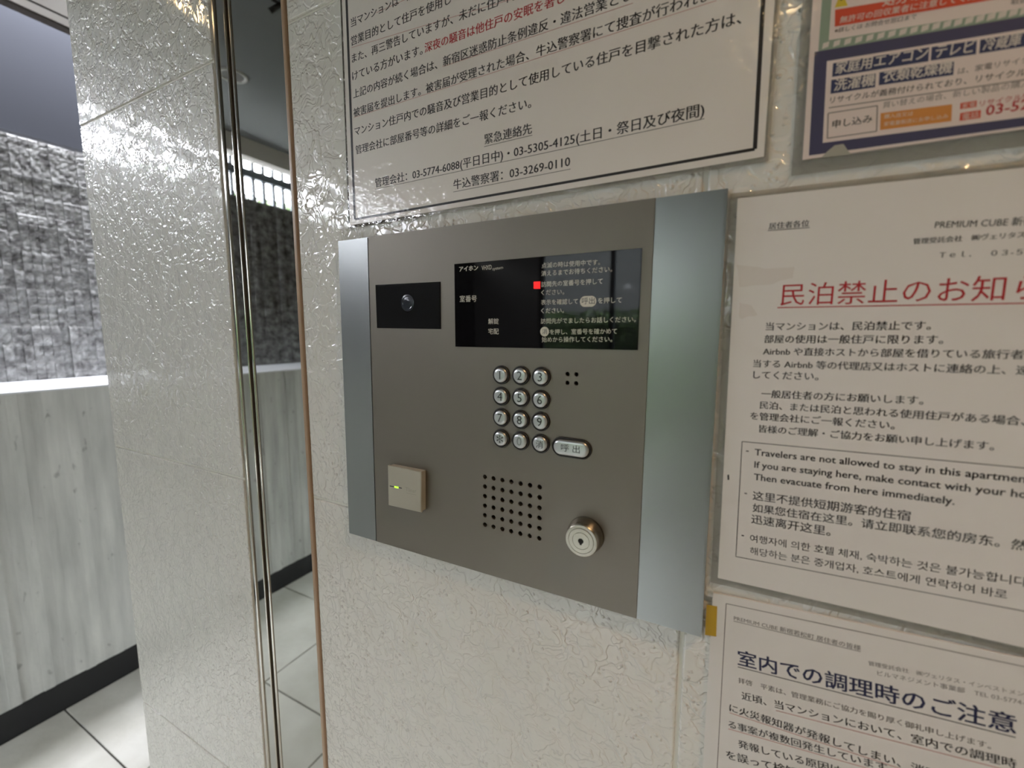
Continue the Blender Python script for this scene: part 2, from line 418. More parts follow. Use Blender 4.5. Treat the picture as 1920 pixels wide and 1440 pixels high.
# blue-grey rendered wall across the light well, and the ceilings
box('wall_left_panel', (SX - .12, -0.30, STONE + .022), (SX - .045, Y1, CEIL + .5), m_panelblue, kind='structure')
box('ceiling', (-2.10, Y0, CEIL), (2.1, 0.0, CEIL + .5), m_ceil, kind='structure')
cl = box('ceiling_edge', (-2.41, Y0, CEIL + .001), (-2.0995, -0.45, CEIL + .5), m_ceil, kind='structure')
cl = box('ceiling_passage', (-2.10, 0.0, CEIL + .002), (2.1, Y1, CEIL + .5), m_ceil2, kind='structure'); cl['label'] = 'pale ceiling board over the passage'
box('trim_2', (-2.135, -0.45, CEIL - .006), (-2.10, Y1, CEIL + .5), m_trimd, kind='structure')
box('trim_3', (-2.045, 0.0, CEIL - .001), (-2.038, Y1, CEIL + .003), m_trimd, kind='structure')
box('trim_4', (-2.49, Y0, 2.26), (-2.41, -0.30, CEIL + .5), m_ceil2, kind='structure')
box('wall_end', (-2.45, 2.9, 0), (2.1, 3.0, CEIL), m_wallside, kind='structure')
box('wall_right', (1.96, Y0, 0), (2.1, 0.5, CEIL), m_wallside, kind='structure')
box('wall_right_low', (1.96, 0.5, 0), (2.1, Y1, 1.75), m_wallside, kind='structure')
box('wall_right_top', (1.96, 0.5, 2.15), (2.1, Y1, CEIL), m_wallside, kind='structure')
box('wall_right_pier', (1.96, 0.5, 1.75), (2.1, 0.9, 2.15), m_wallside, kind='structure')
box('wall_right_end', (1.96, 1.5, 1.75), (2.1, Y1, 2.15), m_wallside, kind='structure')
wn = box('added_high_window', (1.99, 0.9, 1.75), (2.05, 0.94, 2.15), m_fence, kind='structure'); wn['label'] = 'added high window frame, out of view, lighting the left concrete wall'  # unseen window added to brighten the concrete left of the pillar
box('pane', (2.015, .94, 1.75), (2.021, 1.5, 2.15), m_pane, wn)
box('ground_right', (2.1, -4, -.1), (9, 6, -.02), m_ground, kind='structure')
for nm, a_, b_ in [('wall_back', (-2.6, Y0 - .12, 0), (-1.7, Y0, CEIL + .5)), ('wall_back_right', (-0.3, Y0 - .12, 0), (2.1, Y0, CEIL + .5)), ('wall_back_top', (-1.7, Y0 - .12, 2.1), (-0.3, Y0, CEIL + .5))]:
    box(nm, a_, b_, m_backpaint, kind='structure')
ent = box('added_entrance', (-1.7, Y0 - .08, 2.04), (-0.3, Y0 - .03, 2.1), m_fence, kind='structure'); ent['label'] = 'added glazed entrance behind the camera, out of view, letting daylight in'  # unseen entrance added to let daylight in from behind
for xx in (-1.7, -1.02, -0.34): box('mullion', (xx, Y0 - .08, 0), (xx + .04, Y0 - .03, 2.04), m_fence, ent)
for xx in (-1.66, -0.98): box('pane', (xx, Y0 - .058, .0), (xx + .64, Y0 - .052, 2.04), m_pane, ent)
box('ground', (-9, -10, -.1), (6, Y0 - .12, -.02), m_ground, kind='structure')
box('added_wall_back', (-9, -10.2, -.1), (6, -10, 3.6), m_outside, kind='structure')  # unseen neighbour wall, added to cut off low sky behind the entrance
box('added_wall_left', (-9.2, -10.2, -.1), (-9, 6, 4.1), m_outside, kind='structure')  # unseen neighbour wall, added to keep low sky off the pillar top

# ------------------------------------------------------------------ floor
fl = box('floor', (-2.6, Y0, -.06), (2.1, Y1, -.004), m_joint, kind='structure')
FP = .43
bm = bmesh.new(); add_box(bm, (-FP / 2 + .0022, -FP / 2 + .0022, -.012), (FP / 2 - .0022, FP / 2 - .0022, 0), .0012, 1)
o = link_mesh('floor_tile', bm, m_floor, fl); ft = o.data; first = True
for i in range(1, 9):
    for j in range(15):
        cx = -1.50 - FP / 2 - 0 + FP * i; cy = .233 - FP * 8.5 + FP * j
        if cx > 2.05 or cy < Y0 or cy > Y1: continue
        if first: o.location = (cx, cy, 0); first = False
        else: link_data('floor_tile', ft, None, fl, (cx, cy, 0))
bm = bmesh.new(); add_box(bm, (-.25, -FP / 2 + .0022, -.012), (.25 - .0022, FP / 2 - .0022, 0), .0012, 1)
me = None
for j in range(15):
    cy = .233 - FP * 8.5 + FP * j
    if cy < Y0 or cy > Y1: continue
    if me is None:
        o = link_mesh('floor_tile', bm, m_floor, fl, loc=(-1.75, cy, 0)); me = o.data
    else: link_data('floor_tile', me, None, fl, (-1.75, cy, 0))

# ------------------------------------------------------------------ fence above the stone, planting beyond
fx = -2.50
fence = tag(empty('metal_fence', (fx, -2.0, STONE)), 'dark grey metal railing on top of the split stone wall, seen in the mirror', 'fence')
box('rail', (-.016, -1.6, 2.178 - STONE), (.016, 1.7, 2.218 - STONE), m_fence, fence)
bm = bmesh.new(); add_box(bm, (-.010, -.009, 0), (.010, .009, .24), .001, 1)
o = link_mesh('picket', bm, m_fence, fence, loc=(0, -1.55, 0)); pk = o.data
for k in range(1, 54): link_data('picket', pk, None, fence, (0, -1.55 + .061 * k, 0))
box('post', (-.02, -.115 + 1.0, 0), (.02, -.075 + 1.0, .26), m_fence, fence)

def leaf_cluster(name, loc, n, r, h, label):
    root = tag(empty(name, loc), label, 'shrub', 'shrubs behind the railing')
    bm = bmesh.new()
    for k in range(n):
        a = random.uniform(0, 6.28); rr = r * math.sqrt(random.random()); c = Vector((rr * math.cos(a) * .5, rr * math.sin(a), random.uniform(0, h)))
        u = Vector((random.uniform(-1, 1), random.uniform(-1, 1), random.uniform(-.3, 1))).normalized(); v = u.orthogonal().normalized()
        s = random.uniform(.012, .022)
        bm.faces.new([bm.verts.new(c + q) for q in (-u * s, v * s * .45, u * s * 1.1, -v * s * .45)])
    f_ = link_mesh('foliage', bm, m_leaf, root); f_['kind'] = 'stuff'
    bm = bmesh.new(); bmesh.ops.create_cone(bm, segments=6, radius1=.012, radius2=.004, depth=h + .6, matrix=Matrix.Translation((0, 0, h / 2 - .3)))
    link_mesh('stem', bm, m_branch, root)
for k, (yy, hh) in enumerate([(-0.98, .10), (-1.27, .07), (-1.56, .12), (-1.9, .14), (-2.3, .11)]):
    leaf_cluster('shrub', (-2.62, yy, 2.02), 130, .13, hh, 'small leafy green shrub behind the grey railing above the stone wall')

hd = tag(empty('hedge', (-0.6, -5.0, 0)), 'added leafy green hedge outside the entrance, out of view, filling the reflections', 'hedge')  # hedge added out of view to fill the reflections and hold back sky
bm = bmesh.new(); add_box(bm, (-2.2, -.35, 0), (2.4, .3, 1.45), .08, 2); link_mesh('hedge_core', bm, mat('dark_hedge_core', srgb(40, 52, 24), .9), hd)
bm = bmesh.new()
for k in range(5000):
    c_ = Vector((random.uniform(-2.3, 2.5), .3 + abs(random.gauss(0, .04)), random.uniform(0.02, 1.55)))
    if k % 4 == 0: c_ = Vector((c_.x, random.uniform(-.4, .35), random.uniform(1.42, 1.58)))
    u = Vector((random.uniform(-1, 1), random.uniform(-.5, .5), random.uniform(-1, 1))).normalized(); v = u.orthogonal().normalized(); s_ = random.uniform(.025, .045)
    bm.faces.new([bm.verts.new(c_ + q) for q in (-u * s_, v * s_ * .45, u * s_ * 1.1, -v * s_ * .45)])
link_mesh('foliage', bm, m_leaf, hd)['kind'] = 'stuff'

# ------------------------------------------------------------------ ceiling lights
for k, (x, y, pw, lit) in enumerate(LIGHTS):
    lb = ['lit warm ceiling downlight nearest the left wall, glowing above the pillar', 'unlit round ceiling downlight reflected in the steel strip',
          'warm ceiling downlight behind the camera', 'warm ceiling downlight to the right above the notices'][k]
    t_ = tag(empty('ceiling_light', (x, y, CEIL)), lb, 'ceiling light')
    bm = bmesh.new(); r = .055
    pr = [(r, 0), (r, -.004), (r - .006, -.007), (r - .014, -.004), (r - .016, 0)]
    rings = [[bm.verts.new((a * math.cos(2 * math.pi * q / 32), a * math.sin(2 * math.pi * q / 32), d)) for q in range(32)] for a, d in pr]
    for A, Bq in zip(rings[:-1], rings[1:]):
        for q in range(32): bm.faces.new((A[q], A[(q + 1) % 32], Bq[(q + 1) % 32], Bq[q]))
    link_mesh('rim', bm, m_lampring, t_, True)
    bm = bmesh.new(); bmesh.ops.create_circle(bm, cap_ends=True, segments=32, radius=r - .015, matrix=Matrix.Translation((0, 0, -.002)))
    link_mesh('lamp_disc', bm, m_bulb if lit else m_bulb_off, t_)
    if lit:
        l = bpy.data.lights.new('downlight', 'SPOT'); l.energy = pw; l.color = WARM; l.spot_size = 1.95; l.spot_blend = 1.0; l.shadow_soft_size = .04
        lo = bpy.data.objects.new('downlight', l); C.objects.link(lo); lo.parent = t_; lo.location = (0, 0, -.012)

# ------------------------------------------------------------------ intercom panel
YF = -0.0060                                      # front face of the panel
pn = tag(empty('intercom_panel', (0, 0, 1.13)), 'grey metal door intercom with keypad, black display, speaker holes and key lock', 'intercom')
PO = Vector((0, 0, 1.13))
def pp(pts, y=YF): return [(a, b - PO.z) for a, b in P2(pts, y)]
TL, TR, BR, BL = pp([(633, 452), (1365, 352), (1315, 1197), (654, 1000)])
l1, l2 = pp([(689.6, 446), (705.5, 1004)]); r1, r2 = pp([(1229, 372), (1193, 1160)])
def lerp_on(A, Bq, x): tt = (x - A[0]) / (Bq[0] - A[0]); return (x, A[1] + (Bq[1] - A[1]) * tt)
lt, lb_ = lerp_on(TL, TR, l1[0]), lerp_on(BL, BR, l2[0]); rt_, rb_ = lerp_on(TL, TR, r1[0]), lerp_on(BL, BR, r2[0])
def plate(name, pts, y0, y1, m, bev=.0004):
    bm = bmesh.new(); prism(bm, pts, y0, y1)
    bmesh.ops.recalc_face_normals(bm, faces=bm.faces[:])
    if bev: bmesh.ops.bevel(bm, geom=[e for e in bm.edges if all(v.co.y < y0 + 1e-6 for v in e.verts)], offset=bev, segments=2, affect='EDGES')
    return link_mesh(name, bm, m, pn)
plate('side_strip', [BL, lb_, lt, TL], YF, -.0005, m_strip, .0006)
plate('side_strip', [rb_, BR, TR, rt_], YF, -.0005, m_strip, .0009)
# centre plate with drilled holes
cp = plate('front_plate', [lb_, rb_, rt_, lt], YF + .0002, -.0016, m_plate, .0002)
holes = []
c_tl, c_tr, c_bl, c_br = pp([(909, 894.2), (1011.6, 913.5), (909, 984), (1010.8, 1009.7)])
for i in range(7):
    for j in range(6):
        u, v = i / 6, j / 5
        x = (1 - v) * ((1 - u) * c_tl[0] + u * c_tr[0]) + v * ((1 - u) * c_bl[0] + u * c_br[0])
        z = (1 - v) * ((1 - u) * c_tl[1] + u * c_tr[1]) + v * ((1 - u) * c_bl[1] + u * c_br[1])
        holes.append((x, z, .00165))
for q in pp([(1064, 701.4), (1080.5, 702), (1063.8, 718), (1080.2, 719)]): holes.append((q[0], q[1], .0014))
bm = bmesh.new()
for x, z, r in holes: lathe(bm, [(r, -.012), (r, .004)], 20, x, z, 0)
cut = link_mesh('cut', bm, m_dark)
cut.location = (0, 0, 1.13)
md = cp.modifiers.new('holes', 'BOOLEAN'); md.operation = 'DIFFERENCE'; md.solver = 'EXACT'; md.object = cut
bpy.context.view_layer.update()
new = bpy.data.meshes.new_from_object(cp.evaluated_get(bpy.context.evaluated_depsgraph_get()))
cp.modifiers.clear(); cp.data = new; bpy.data.objects.remove(cut)
xs = [h_[0] for h_ in holes]
bk = plate('speaker_backing', [(BL[0] + .01, BL[1] + .01), (BR[0] - .01, BR[1] + .01), (TR[0] - .01, TR[1] - .01), (TL[0] + .01, TL[1] - .01)], -.0014, -.0004, m_dark, 0)

# display
YD = YF - .0006
disp = plate('display', pp([(853, 650), (1195.5, 656.5), (1204, 464.5), (851, 495)], YD), YD, YF + .0003, m_black_glass, .0005)
def D(a, b): return pp([(840 + a / 5.0526, 450 + b / 5.0526)], YD)[0]
bm = bmesh.new(); yt = YD - .00006
for s_, a, b, kw in [
    ('アイホン', (108, 302), (285, 288), dict(off=.02, hs=1.0)),
    ('VHXD', (320, 292), (415, 282), dict(hs=1.5)), ('system', (422, 290), (522, 274), dict(hs=.9)),
    ('室番号', (112, 588), (272, 586), {}), ('解錠', (382, 798), (480, 797), {}), ('宅配', (382, 892), (480, 893), {}),
    ('点滅の時は使用中です。', (888, 268), (1440, 236), {}), ('消えるまでお待ちください。', (884, 344), (1555, 302), {}),
    ('訪問先の室番号を押して', (884, 446), (1465, 416), {}), ('ください。', (884, 524), (1100, 516), {}),
    ('表示を確認して', (882, 616), (1230, 606), {}), ('を押して', (1420, 602), (1645, 596), {}), ('ください。', (882, 696), (1098, 692), {}),
    ('訪問先がでましたらお話しください。', (880, 794), (1780, 778), {}),
    ('を押し、室番号を確かめて', (965, 896), (1600, 890), {}), ('始めから操作してください。', (890, 968), (1555, 966), {})]:
    put_text(bm, s_, D(*a), D(*b), yt, lift=.08, **kw)
print_mesh('display_text', bm, m_legend, disp, 'pale Japanese operating instructions')
bm = bmesh.new()
c = D(1327, 582); hw = (D(1405, 582)[0] - D(1249, 582)[0]) / 2; lathe(bm, [(.0032, 0), (.0032, .00005)], 32, c[0], c[1], yt, hw - .0032)
link_mesh('display_badge', bm, m_legend, disp); bm = bmesh.new()
c = D(915, 868); lathe(bm, [(.0030, 0), (.0030, .00005)], 32, c[0], c[1], yt)
link_mesh('display_badge', bm, m_legend, disp)
bm = bmesh.new()
put_text(bm, '呼出', D(1268, 610), D(1390, 606), yt - .00004, lift=.08); put_text(bm, '消', D(892, 894), D(940, 893), yt - .00004, lift=.08)
print_mesh('badge_text', bm, m_ink, disp)
bm = bmesh.new(); prism(bm, [D(812, 396), D(874, 392), D(874, 462), D(812, 462)], yt - .0001, yt + .0001)
o = link_mesh('red_indicator', bm, m_led_red, disp)
# camera window
camw = plate('camera_window', pp([(706, 615), (826, 617), (825, 528), (703, 534)], YD), YD, YF + .0003, m_window, .0005)
c = pp([(764, 568)], YD)[0]; bm = bmesh.new()
lathe(bm, [(.0062, .0), (.0062, -.0001), (.0050, -.0003), (.0044, -.0001), (.0030, -.0003), (.0018, -.0004)], 40, c[0], c[1], YD - .00002)
link_mesh('lens', bm, mat('lens_ring', (.016, .021, .032), .16), camw)
# keys
keys = [('1', 938.4, 703.2), ('2', 975.2, 704.3), ('3', 1013.4, 706.7), ('4', 938.4, 743.1), ('5', 975.2, 745.7), ('6', 1012.8, 749.5),
        ('7', 938.4, 783.1), ('8', 974.9, 787.2), ('9', 1012.5, 790.7), ('*', 938.4, 822.5), ('0', 974.6, 827.1), ('消', 1012.5, 832.4)]
YK = YF - .0026
def key_body(cx, cz, half):
    bm = bmesh.new(); lathe(bm, [(.0051, 0), (.0051, -.0014), (.0047, -.0021), (.0040, -.0025), (.0028, -.0026)], 36, cx, cz, YF, half); return bm
def ring_body(cx, cz, half):
    bm = bmesh.new(); lathe(bm, [(.0064, 0), (.0064, -.0008), (.0059, -.0012), (.0053, -.0009), (.0051, -.0002)], 36, cx, cz, YF, half); return bm
for s_, a, b in keys:
    q = pp([(a, b)], YK + .001)[0]
    kb = link_mesh('key', key_body(q[0], q[1], 0), m_key, pn, True)
    rg = link_mesh('key_surround', ring_body(q[0], q[1], 0), m_ring, kb, True)
    bm = bmesh.new(); wd = {'1': .0020, '*': .0036, '消': .0048}.get(s_, .0031); 
    Vg, _, a0, a1 = glyphs(s_); ys = [v[1] for v in Vg]; hm = (max(ys) + min(ys)) / 2
    em = {'消': .0056, '*': .0130}.get(s_, .0082)
    sc = em if s_ in '消*' else em * 1.0
    put_text(bm, s_, (q[0] - (a1 - a0) * sc / 2, q[1]), (q[0] + (a1 - a0) * sc / 2, q[1]), YK - .00004, lift=-hm, em=sc)
    print_mesh('key_legend', bm, m_ink if s_ != '0' else m_strip, kb, 'worn legend of the zero key' if s_ == '0' else None)
q0, q1 = pp([(1051.5, 838), (1089.5, 843.5)], YK + .001)
cx, cz, hf = (q0[0] + q1[0]) / 2, (q0[1] + q1[1]) / 2, (q1[0] - q0[0]) / 2
kb = link_mesh('call_key', key_body(cx, cz, hf), m_key, pn, True)
link_mesh('key_surround', ring_body(cx, cz, hf), m_ring, kb, True)
bm = bmesh.new(); put_text(bm, '呼 出', (cx - .0062, cz - .0024), (cx + .0062, cz - .0024), YK - .00004, lift=.1, em=.0053); print_mesh('key_legend', bm, m_ink, kb)

# card reader
xr = pix(799.5, 930, YF).x
yr = depth_at(789.6, 925, xr)
yr = min(max(yr, YF - .02), YF - .006)
def rp(pts, y): return pp(pts, y)
fr_ = rp([(728.1, 947.3), (789.8, 961.3), (789.5, 884.6), (726.7, 872.3)], yr)
rd = plate('card_reader', fr_, yr, yr + .0016, m_beige, .0004); rd['label'] = 'beige square card reader with a green lamp'
cxr = sum(p_[0] for p_ in fr_) / 4; czr = sum(p_[1] for p_ in fr_) / 4
bm = bmesh.new(); prism(bm, [(cxr + (p_[0] - cxr) * .965, czr + (p_[1] - czr) * .965) for p_ in fr_], yr + .0016, YF)
o = link_mesh('reader_body', bm, m_beige, rd)
bm = bmesh.new(); rule(bm, *rp([(730.8, 911.0), (753.5, 915.4)], yr), .0007, yr - .00005); print_mesh('lamp_slot', bm, m_ring, rd)
a, b = rp([(739.5, 912.7), (747.5, 914.3)], yr); bm = bmesh.new(); rule(bm, a, b, .0014, yr - .0001); print_mesh('green_lamp', bm, m_led_green, rd)
m_emb = mat('embossed_beige', srgb(160, 156, 142), .5)
bm = bmesh.new(); put_text(bm, 'Tlinar', *rp([(760.5, 920.5), (780.5, 924.5)], yr), yr - .00005, hs=1.0, lift=0); rule(bm, *rp([(762, 924.5), (781, 928.3)], yr), .0003, yr - .00005)
print_mesh('embossed_mark', bm, m_emb, rd)

# key lock
pb = pix(1098.6, 1000.8, YF); yl = depth_at(1089.3, 1009.6, pb.x); yl = min(max(yl, YF - .016), YF - .006)
cx, cz = pb.x, pb.z - PO.z - .0004
hl_ = YF - yl
lk = link_mesh('key_lock', (lambda bm: (lathe(bm, [(.0118, 0), (.0116, -hl_ * .25), (.0112, -hl_ * .45), (.0102, -hl_ * .98), (.0098, -hl_), (.0082, -hl_), (.0080, -hl_ + .0006), (.0078, -hl_ + .0006), (.0078, -hl_ - .0002), (.0055, -hl_ - .0002), (.0054, -hl_ + .0004), (.0052, -hl_ + .0004), (.0052, -hl_ - .0003), (.0020, -hl_ - .0003)], 64, cx, cz, YF), bm)[1])(bmesh.new()), m_lock, pn)
for p_ in lk.data.polygons: p_.use_smooth = abs(p_.normal.y) < .9
bm = bmesh.new(); lathe(bm, [(.0017, 0), (.0017, -.0001)], 24, cx, cz, YF - hl_ - .0003)
add_box(bm, (cx - .0006, YF - hl_ - .0005, cz - .0024), (cx + .0006, YF - hl_ - .0003, cz + .001))
link_mesh('keyhole', bm, m_dark, lk)

# ------------------------------------------------------------------ notices
def sheet(root, name, pts, y0, y1, m):
    bm = bmesh.new(); prism(bm, pts, y0, y1)
    return link_mesh(name, bm, m, root)
def W_(pts): return P2(pts, 0.0)
YP = -.0016; YT = -.00166
def inset(pts, d):
    cx = sum(p_[0] for p_ in pts) / 4; cz = sum(p_[1] for p_ in pts) / 4
    return [(p_[0] + (d if p_[0] < cx else -d), p_[1] + (d if p_[1] < cz else -d)) for p_ in pts]

# notice 1: noise warning above the intercom
n1 = tag(empty('notice', (0, 0, 0)), 'laminated landscape notice with black frame above the intercom', 'notice')
bl, br = W_([(656, 429), (1441, 303)]); tl = (bl[0] + .0012, bl[1] + .20); tr = (br[0] + .0006, br[1] + .20)
film = [bl, br, tr, tl]
sheet(n1, 'laminate_film', film, -.0012, -.0008, m_film)
sheet(n1, 'paper', inset(film, .0022), YP, -.0012, m_paper)
def A(a, b): return W_([(620 + a / 2.3415, b / 2.3415)])[0]
def Bz(a, b): return W_([(640 + a / 4.8, b / 4.8)])[0]
def Cz(a, b): return W_([(1000 + a / 4.3636, b / 4.3636)])[0]
bm = bmesh.new(); bm_r = bmesh.new(); bm_u = bmesh.new()
fbl, fbr = A(113, 965), A(1862, 660); ftl = (W_([(653, 2)])[0]); ftr = W_([(1426, 2)])[0]
ftl = (ftl[0], fbl[1] + .186); ftr = (ftr[0], fbr[1] + .186)
rule(bm, fbl, fbr, .00155, YT); rule(bm, fbl, ftl, .0023, YT); rule(bm, fbr, ftr, .0019, YT); rule(bm, ftl, ftr, .0015, YT)
kw = dict(style='mincho', lift=.10)
put_text(bm, '当マンションは一般住戸として', Bz(104, 262), Bz(532, 62), YT, vis='当マンションは', **kw)
put_text(bm, '営業目的として住戸を使用してい', Bz(106, 428), Bz(1000, 50), YT, vis='営業目的として住戸を使用し', **kw)
put_text(bm, 'また、再三警告していますが、未だに住戸内', Bz(112, 582), Bz(1488, 50), YT, vis='また、再三警告していますが、未だに住戸', **kw)
put_text(bm, 'けている方がいます。', Bz(116, 742), Bz(745, 505), YT, **kw)
put_text(bm_r, '深夜の騒音は他住戸の安眠を著しく', Bz(765, 492), Bz(1925, 75), YT, vis='深夜の騒音は他住戸の安眠を著', **kw)
put_text(bm, '上記の内容が続く場合は、新宿区迷惑防止条例違反・違法営業として', Bz(124, 900), Cz(700, 58), YT, vis='上記の内容が続く場合は、新宿区迷惑防止条例違反・違法営業と', **kw)
put_text(bm, '被害届を提出します。被害届が受理された場合、牛込警察署にて捜査が行われます。', Bz(128, 1066), Cz(1345, 58), YT, vis='被害届を提出します。被害届が受理された場合、牛込警察署にて捜査が行われ', **kw)
put_text(bm, 'マンション住戸内での騒音及び営業目的として使用している住戸を目撃された方は、', A(113, 602), Cz(1700, 215), YT, **kw)
put_text(bm, '管理会社に部屋番号等の詳細をご一報ください。', A(118, 683), A(885, 480), YT, **kw)
put_text(bm, '緊急連絡先', A(682, 640), A(888, 592), YT, **kw); rule(bm, A(680, 648), A(890, 598), .0003, YT)
put_text(bm, '管理会社：03-5774-6088(平日日中)・03-5305-4125(土日・祭日及び夜間)', A(203, 828), A(1640, 517), YT, **kw); rule(bm, A(201, 834), A(1642, 527), .0003, YT)
put_text(bm, '牛込警察署：03-3269-0110', A(546, 838), A(1055, 737), YT, **kw); rule(bm, A(544, 846), A(1057, 746), .0003, YT)
for a, b in [(Bz(106, 440), Cz(60, -60)), (Bz(128, 1066), Cz(1500, 22)), (Bz(925, 612), Cz(820, 42)), (Bz(330, 128), Bz(700, -40))]:
    rule(bm_u, a, b, .0003, YT + .00001)
print_mesh('printed_text', bm, m_txt, n1); print_mesh('printed_text', bm_r, m_txt_red, n1, 'red printed sentence'); print_mesh('underline', bm_u, m_txt_pink, n1, 'pink rules')

# notice 2: recycling poster, top right
n2 = tag(empty('notice', (0.03, 0, 0)), 'navy and green recycling poster with orange and red boxes, top right', 'notice')
n2o = n2.location
def Q(a, b): 
    q = W_([(1440 + a / 4, b / 4)])[0]; return q
def ext(p0, p1, x):      # extend a line to a given x
    tt = (x - p0[0]) / (p1[0] - p0[0]); return (x, p0[1] + (p1[1] - p0[1]) * tt)
XR = .215
def loc2(pts): return [(a - n2o.x, b) for a, b in pts]
bl2 = Q(255, 1207); br2 = ext(bl2, Q(1920, 975), XR); tl2 = (Q(300, 0)[0], bl2[1] + .22); tr2 = (XR, tl2[1])
sheet(n2, 'paper', loc2([bl2, br2, tr2, tl2]), YP, -.0008, m_pink)
fl2 = [(bl2[0] - .004, bl2[1] - .0065), (XR + .004, br2[1] - .0065), (XR + .004, tl2[1]), (tl2[0] - .004, tl2[1])]
sheet(n2, 'laminate_film', loc2(fl2), -.0008, -.0004, m_film)
def flat(m, polys, y, name='printed_panel'):
    bm = bmesh.new()
    for p_ in polys: quad(bm, loc2(p_), y)
    return print_mesh(name, bm, m, n2)
gl_t = .20
gA, gB = Q(378, 395), Q(345, 405)
flat(m_green_band, [[Q(372, 410), ext(Q(372, 410), Q(1920, 140), XR), (XR, bl2[1] + gl_t), (Q(385, 0)[0], bl2[1] + gl_t)]], YP - .00003)
wbl = Q(450, 318); wbr = ext(wbl, Q(1920, 76), XR)
flat(m_pink, [[wbl, wbr, (XR, bl2[1] + gl_t - .005), (Q(455, 0)[0], bl2[1] + gl_t - .005)]], YP - .00006)
nT0, nT1 = Q(345, 405), ext(Q(345, 405), Q(1920, 140), XR); nB0, nB1 = Q(303, 1176), ext(Q(303, 1176), Q(1920, 958), XR)
flat(m_navy_band, [[nB0, nB1, nT1, nT0]], YP - .00006)
wT0, wT1 = Q(437, 474), ext(Q(437, 474), Q(1920, 236), XR); wB0, wB1 = Q(405, 1082), ext(Q(405, 1082), Q(1920, 890), XR)
flat(m_pink, [[wB0, wB1, wT1, wT0]], YP - .00009)
Y3 = YP - .00012; Y4 = YP - .00016
flat(m_navy_box, [[Q(475, 592), Q(1192, 476), Q(1198, 372), Q(483, 490)], [Q(1208, 472), Q(1545, 424), Q(1552, 320), Q(1216, 370)],
                  [Q(1568, 420), Q(2300, 306), Q(2306, 202), Q(1576, 317)], [Q(463, 718), Q(795, 668), Q(800, 566), Q(470, 614)], [Q(822, 655), Q(1376, 578), Q(1382, 478), Q(828, 558)]], Y3)
flat(m_orange, [[Q(832, 988), Q(1362, 922), Q(1368, 795), Q(836, 862)]], Y3)
flat(m_red_box, [[Q(1426, 834), Q(1548, 816), Q(1552, 768), Q(1430, 788)], [Q(1422, 920), Q(1578, 898), Q(1582, 838), Q(1428, 862)],
                 [Q(495, 218), Q(1736, 8), Q(1745, -115), Q(497, 92)]], Y3)
flat(m_yellow, [[Q(494, 76), Q(592, 62), Q(550, -40), Q(540, -38)]], Y3)
bm = bmesh.new()
def t2(bm, s_, a, b, y, **k2):
    p0, p1 = loc2([Q(*a), Q(*b)]); put_text(bm, s_, p0, p1, y, lift=.08, **k2)
t2(bm, 'リサイクルが義務付けられており、リサイクル料金', (458, 790), (2080, 560), Y3, off=.01)
t2(bm, 'は、家電リサイクル法により', (1408, 575), (2300, 425), Y3)
t2(bm, '！', (530, 52), (548, 48), Y4, em=.02, off=.02)
t2(bm, '申し込み', (475, 975), (770, 930), Y4, off=.015)
t2(bm, '※詳しくは お問合せ窓口まで', (492, 268), (1100, 160), Y4)
t2(bm, '取扱店', (1800, 60), (1990, 30), Y4)
print_mesh('printed_text', bm, m_txt, n2)
bm = bmesh.new()
t2(bm, '買い替えの場合、新しい製品の購入店へ', (850, 826), (2100, 640), Y3)
for a, b in [((440, 1048), (806, 996)), ((806, 996), (812, 806)), ((812, 806), (446, 862)), ((446, 862), (440, 1048)), ((450, 822), (1930, 612))]:
    rule(bm, *loc2([Q(*a), Q(*b)]), .00045, Y3)
print_mesh('printed_text', bm, m_txt_grey, n2, 'soft grey small print')
bm = bmesh.new()
t2(bm, '家庭用エアコン', (497, 572), (1180, 458), Y4, off=.02, em=.0056); t2(bm, 'テレビ', (1236, 455), (1525, 412), Y4, off=.02, em=.0056)
t2(bm, '冷蔵庫・冷凍庫', (1592, 402), (2280, 298), Y4, off=.02, em=.0056); t2(bm, '洗濯機', (487, 698), (785, 655), Y4, off=.02, em=.0056)
t2(bm, '衣類乾燥機', (848, 636), (1360, 562), Y4, off=.02, em=.0056)
t2(bm, '購入店又は', (860, 905), (1075, 880), Y4); t2(bm, '家電量販店にお申し込み', (858, 960), (1335, 900), Y4)
t2(bm, '処分のとき', (845, 70), (1340, -15), Y4, off=.01); t2(bm, '無許可の回収業者に注意してください', (530, 195), (1700, -10), Y4, off=.01)
t2(bm, '電話', (1440, 914), (1565, 893), Y4); t2(bm, '家電', (1440, 830), (1540, 812), Y4)
print_mesh('printed_text', bm, m_white_txt, n2, 'pale lettering on coloured boxes')
bm = bmesh.new()
t2(bm, 'リサイクル受付センター', (1570, 815), (2300, 700), Y4, off=.01); t2(bm, '03-5228', (1615, 888), (2080, 818), Y4, off=.02)
print_mesh('printed_text', bm, m_txt_red, n2, 'red telephone line')
bm = bmesh.new()
for k in range(20):
    a = (425 + k * 82, 358 - k * 14); c_ = loc2([Q(*a)])[0]
    quad(bm, [(c_[0] - .0012, c_[1] - .0012), (c_[0] + .0012, c_[1] - .0008), (c_[0] + .0015, c_[1] + .0014), (c_[0] - .0009, c_[1] + .0012)], Y3)
print_mesh('printed_dots', bm, m_white_txt, n2)

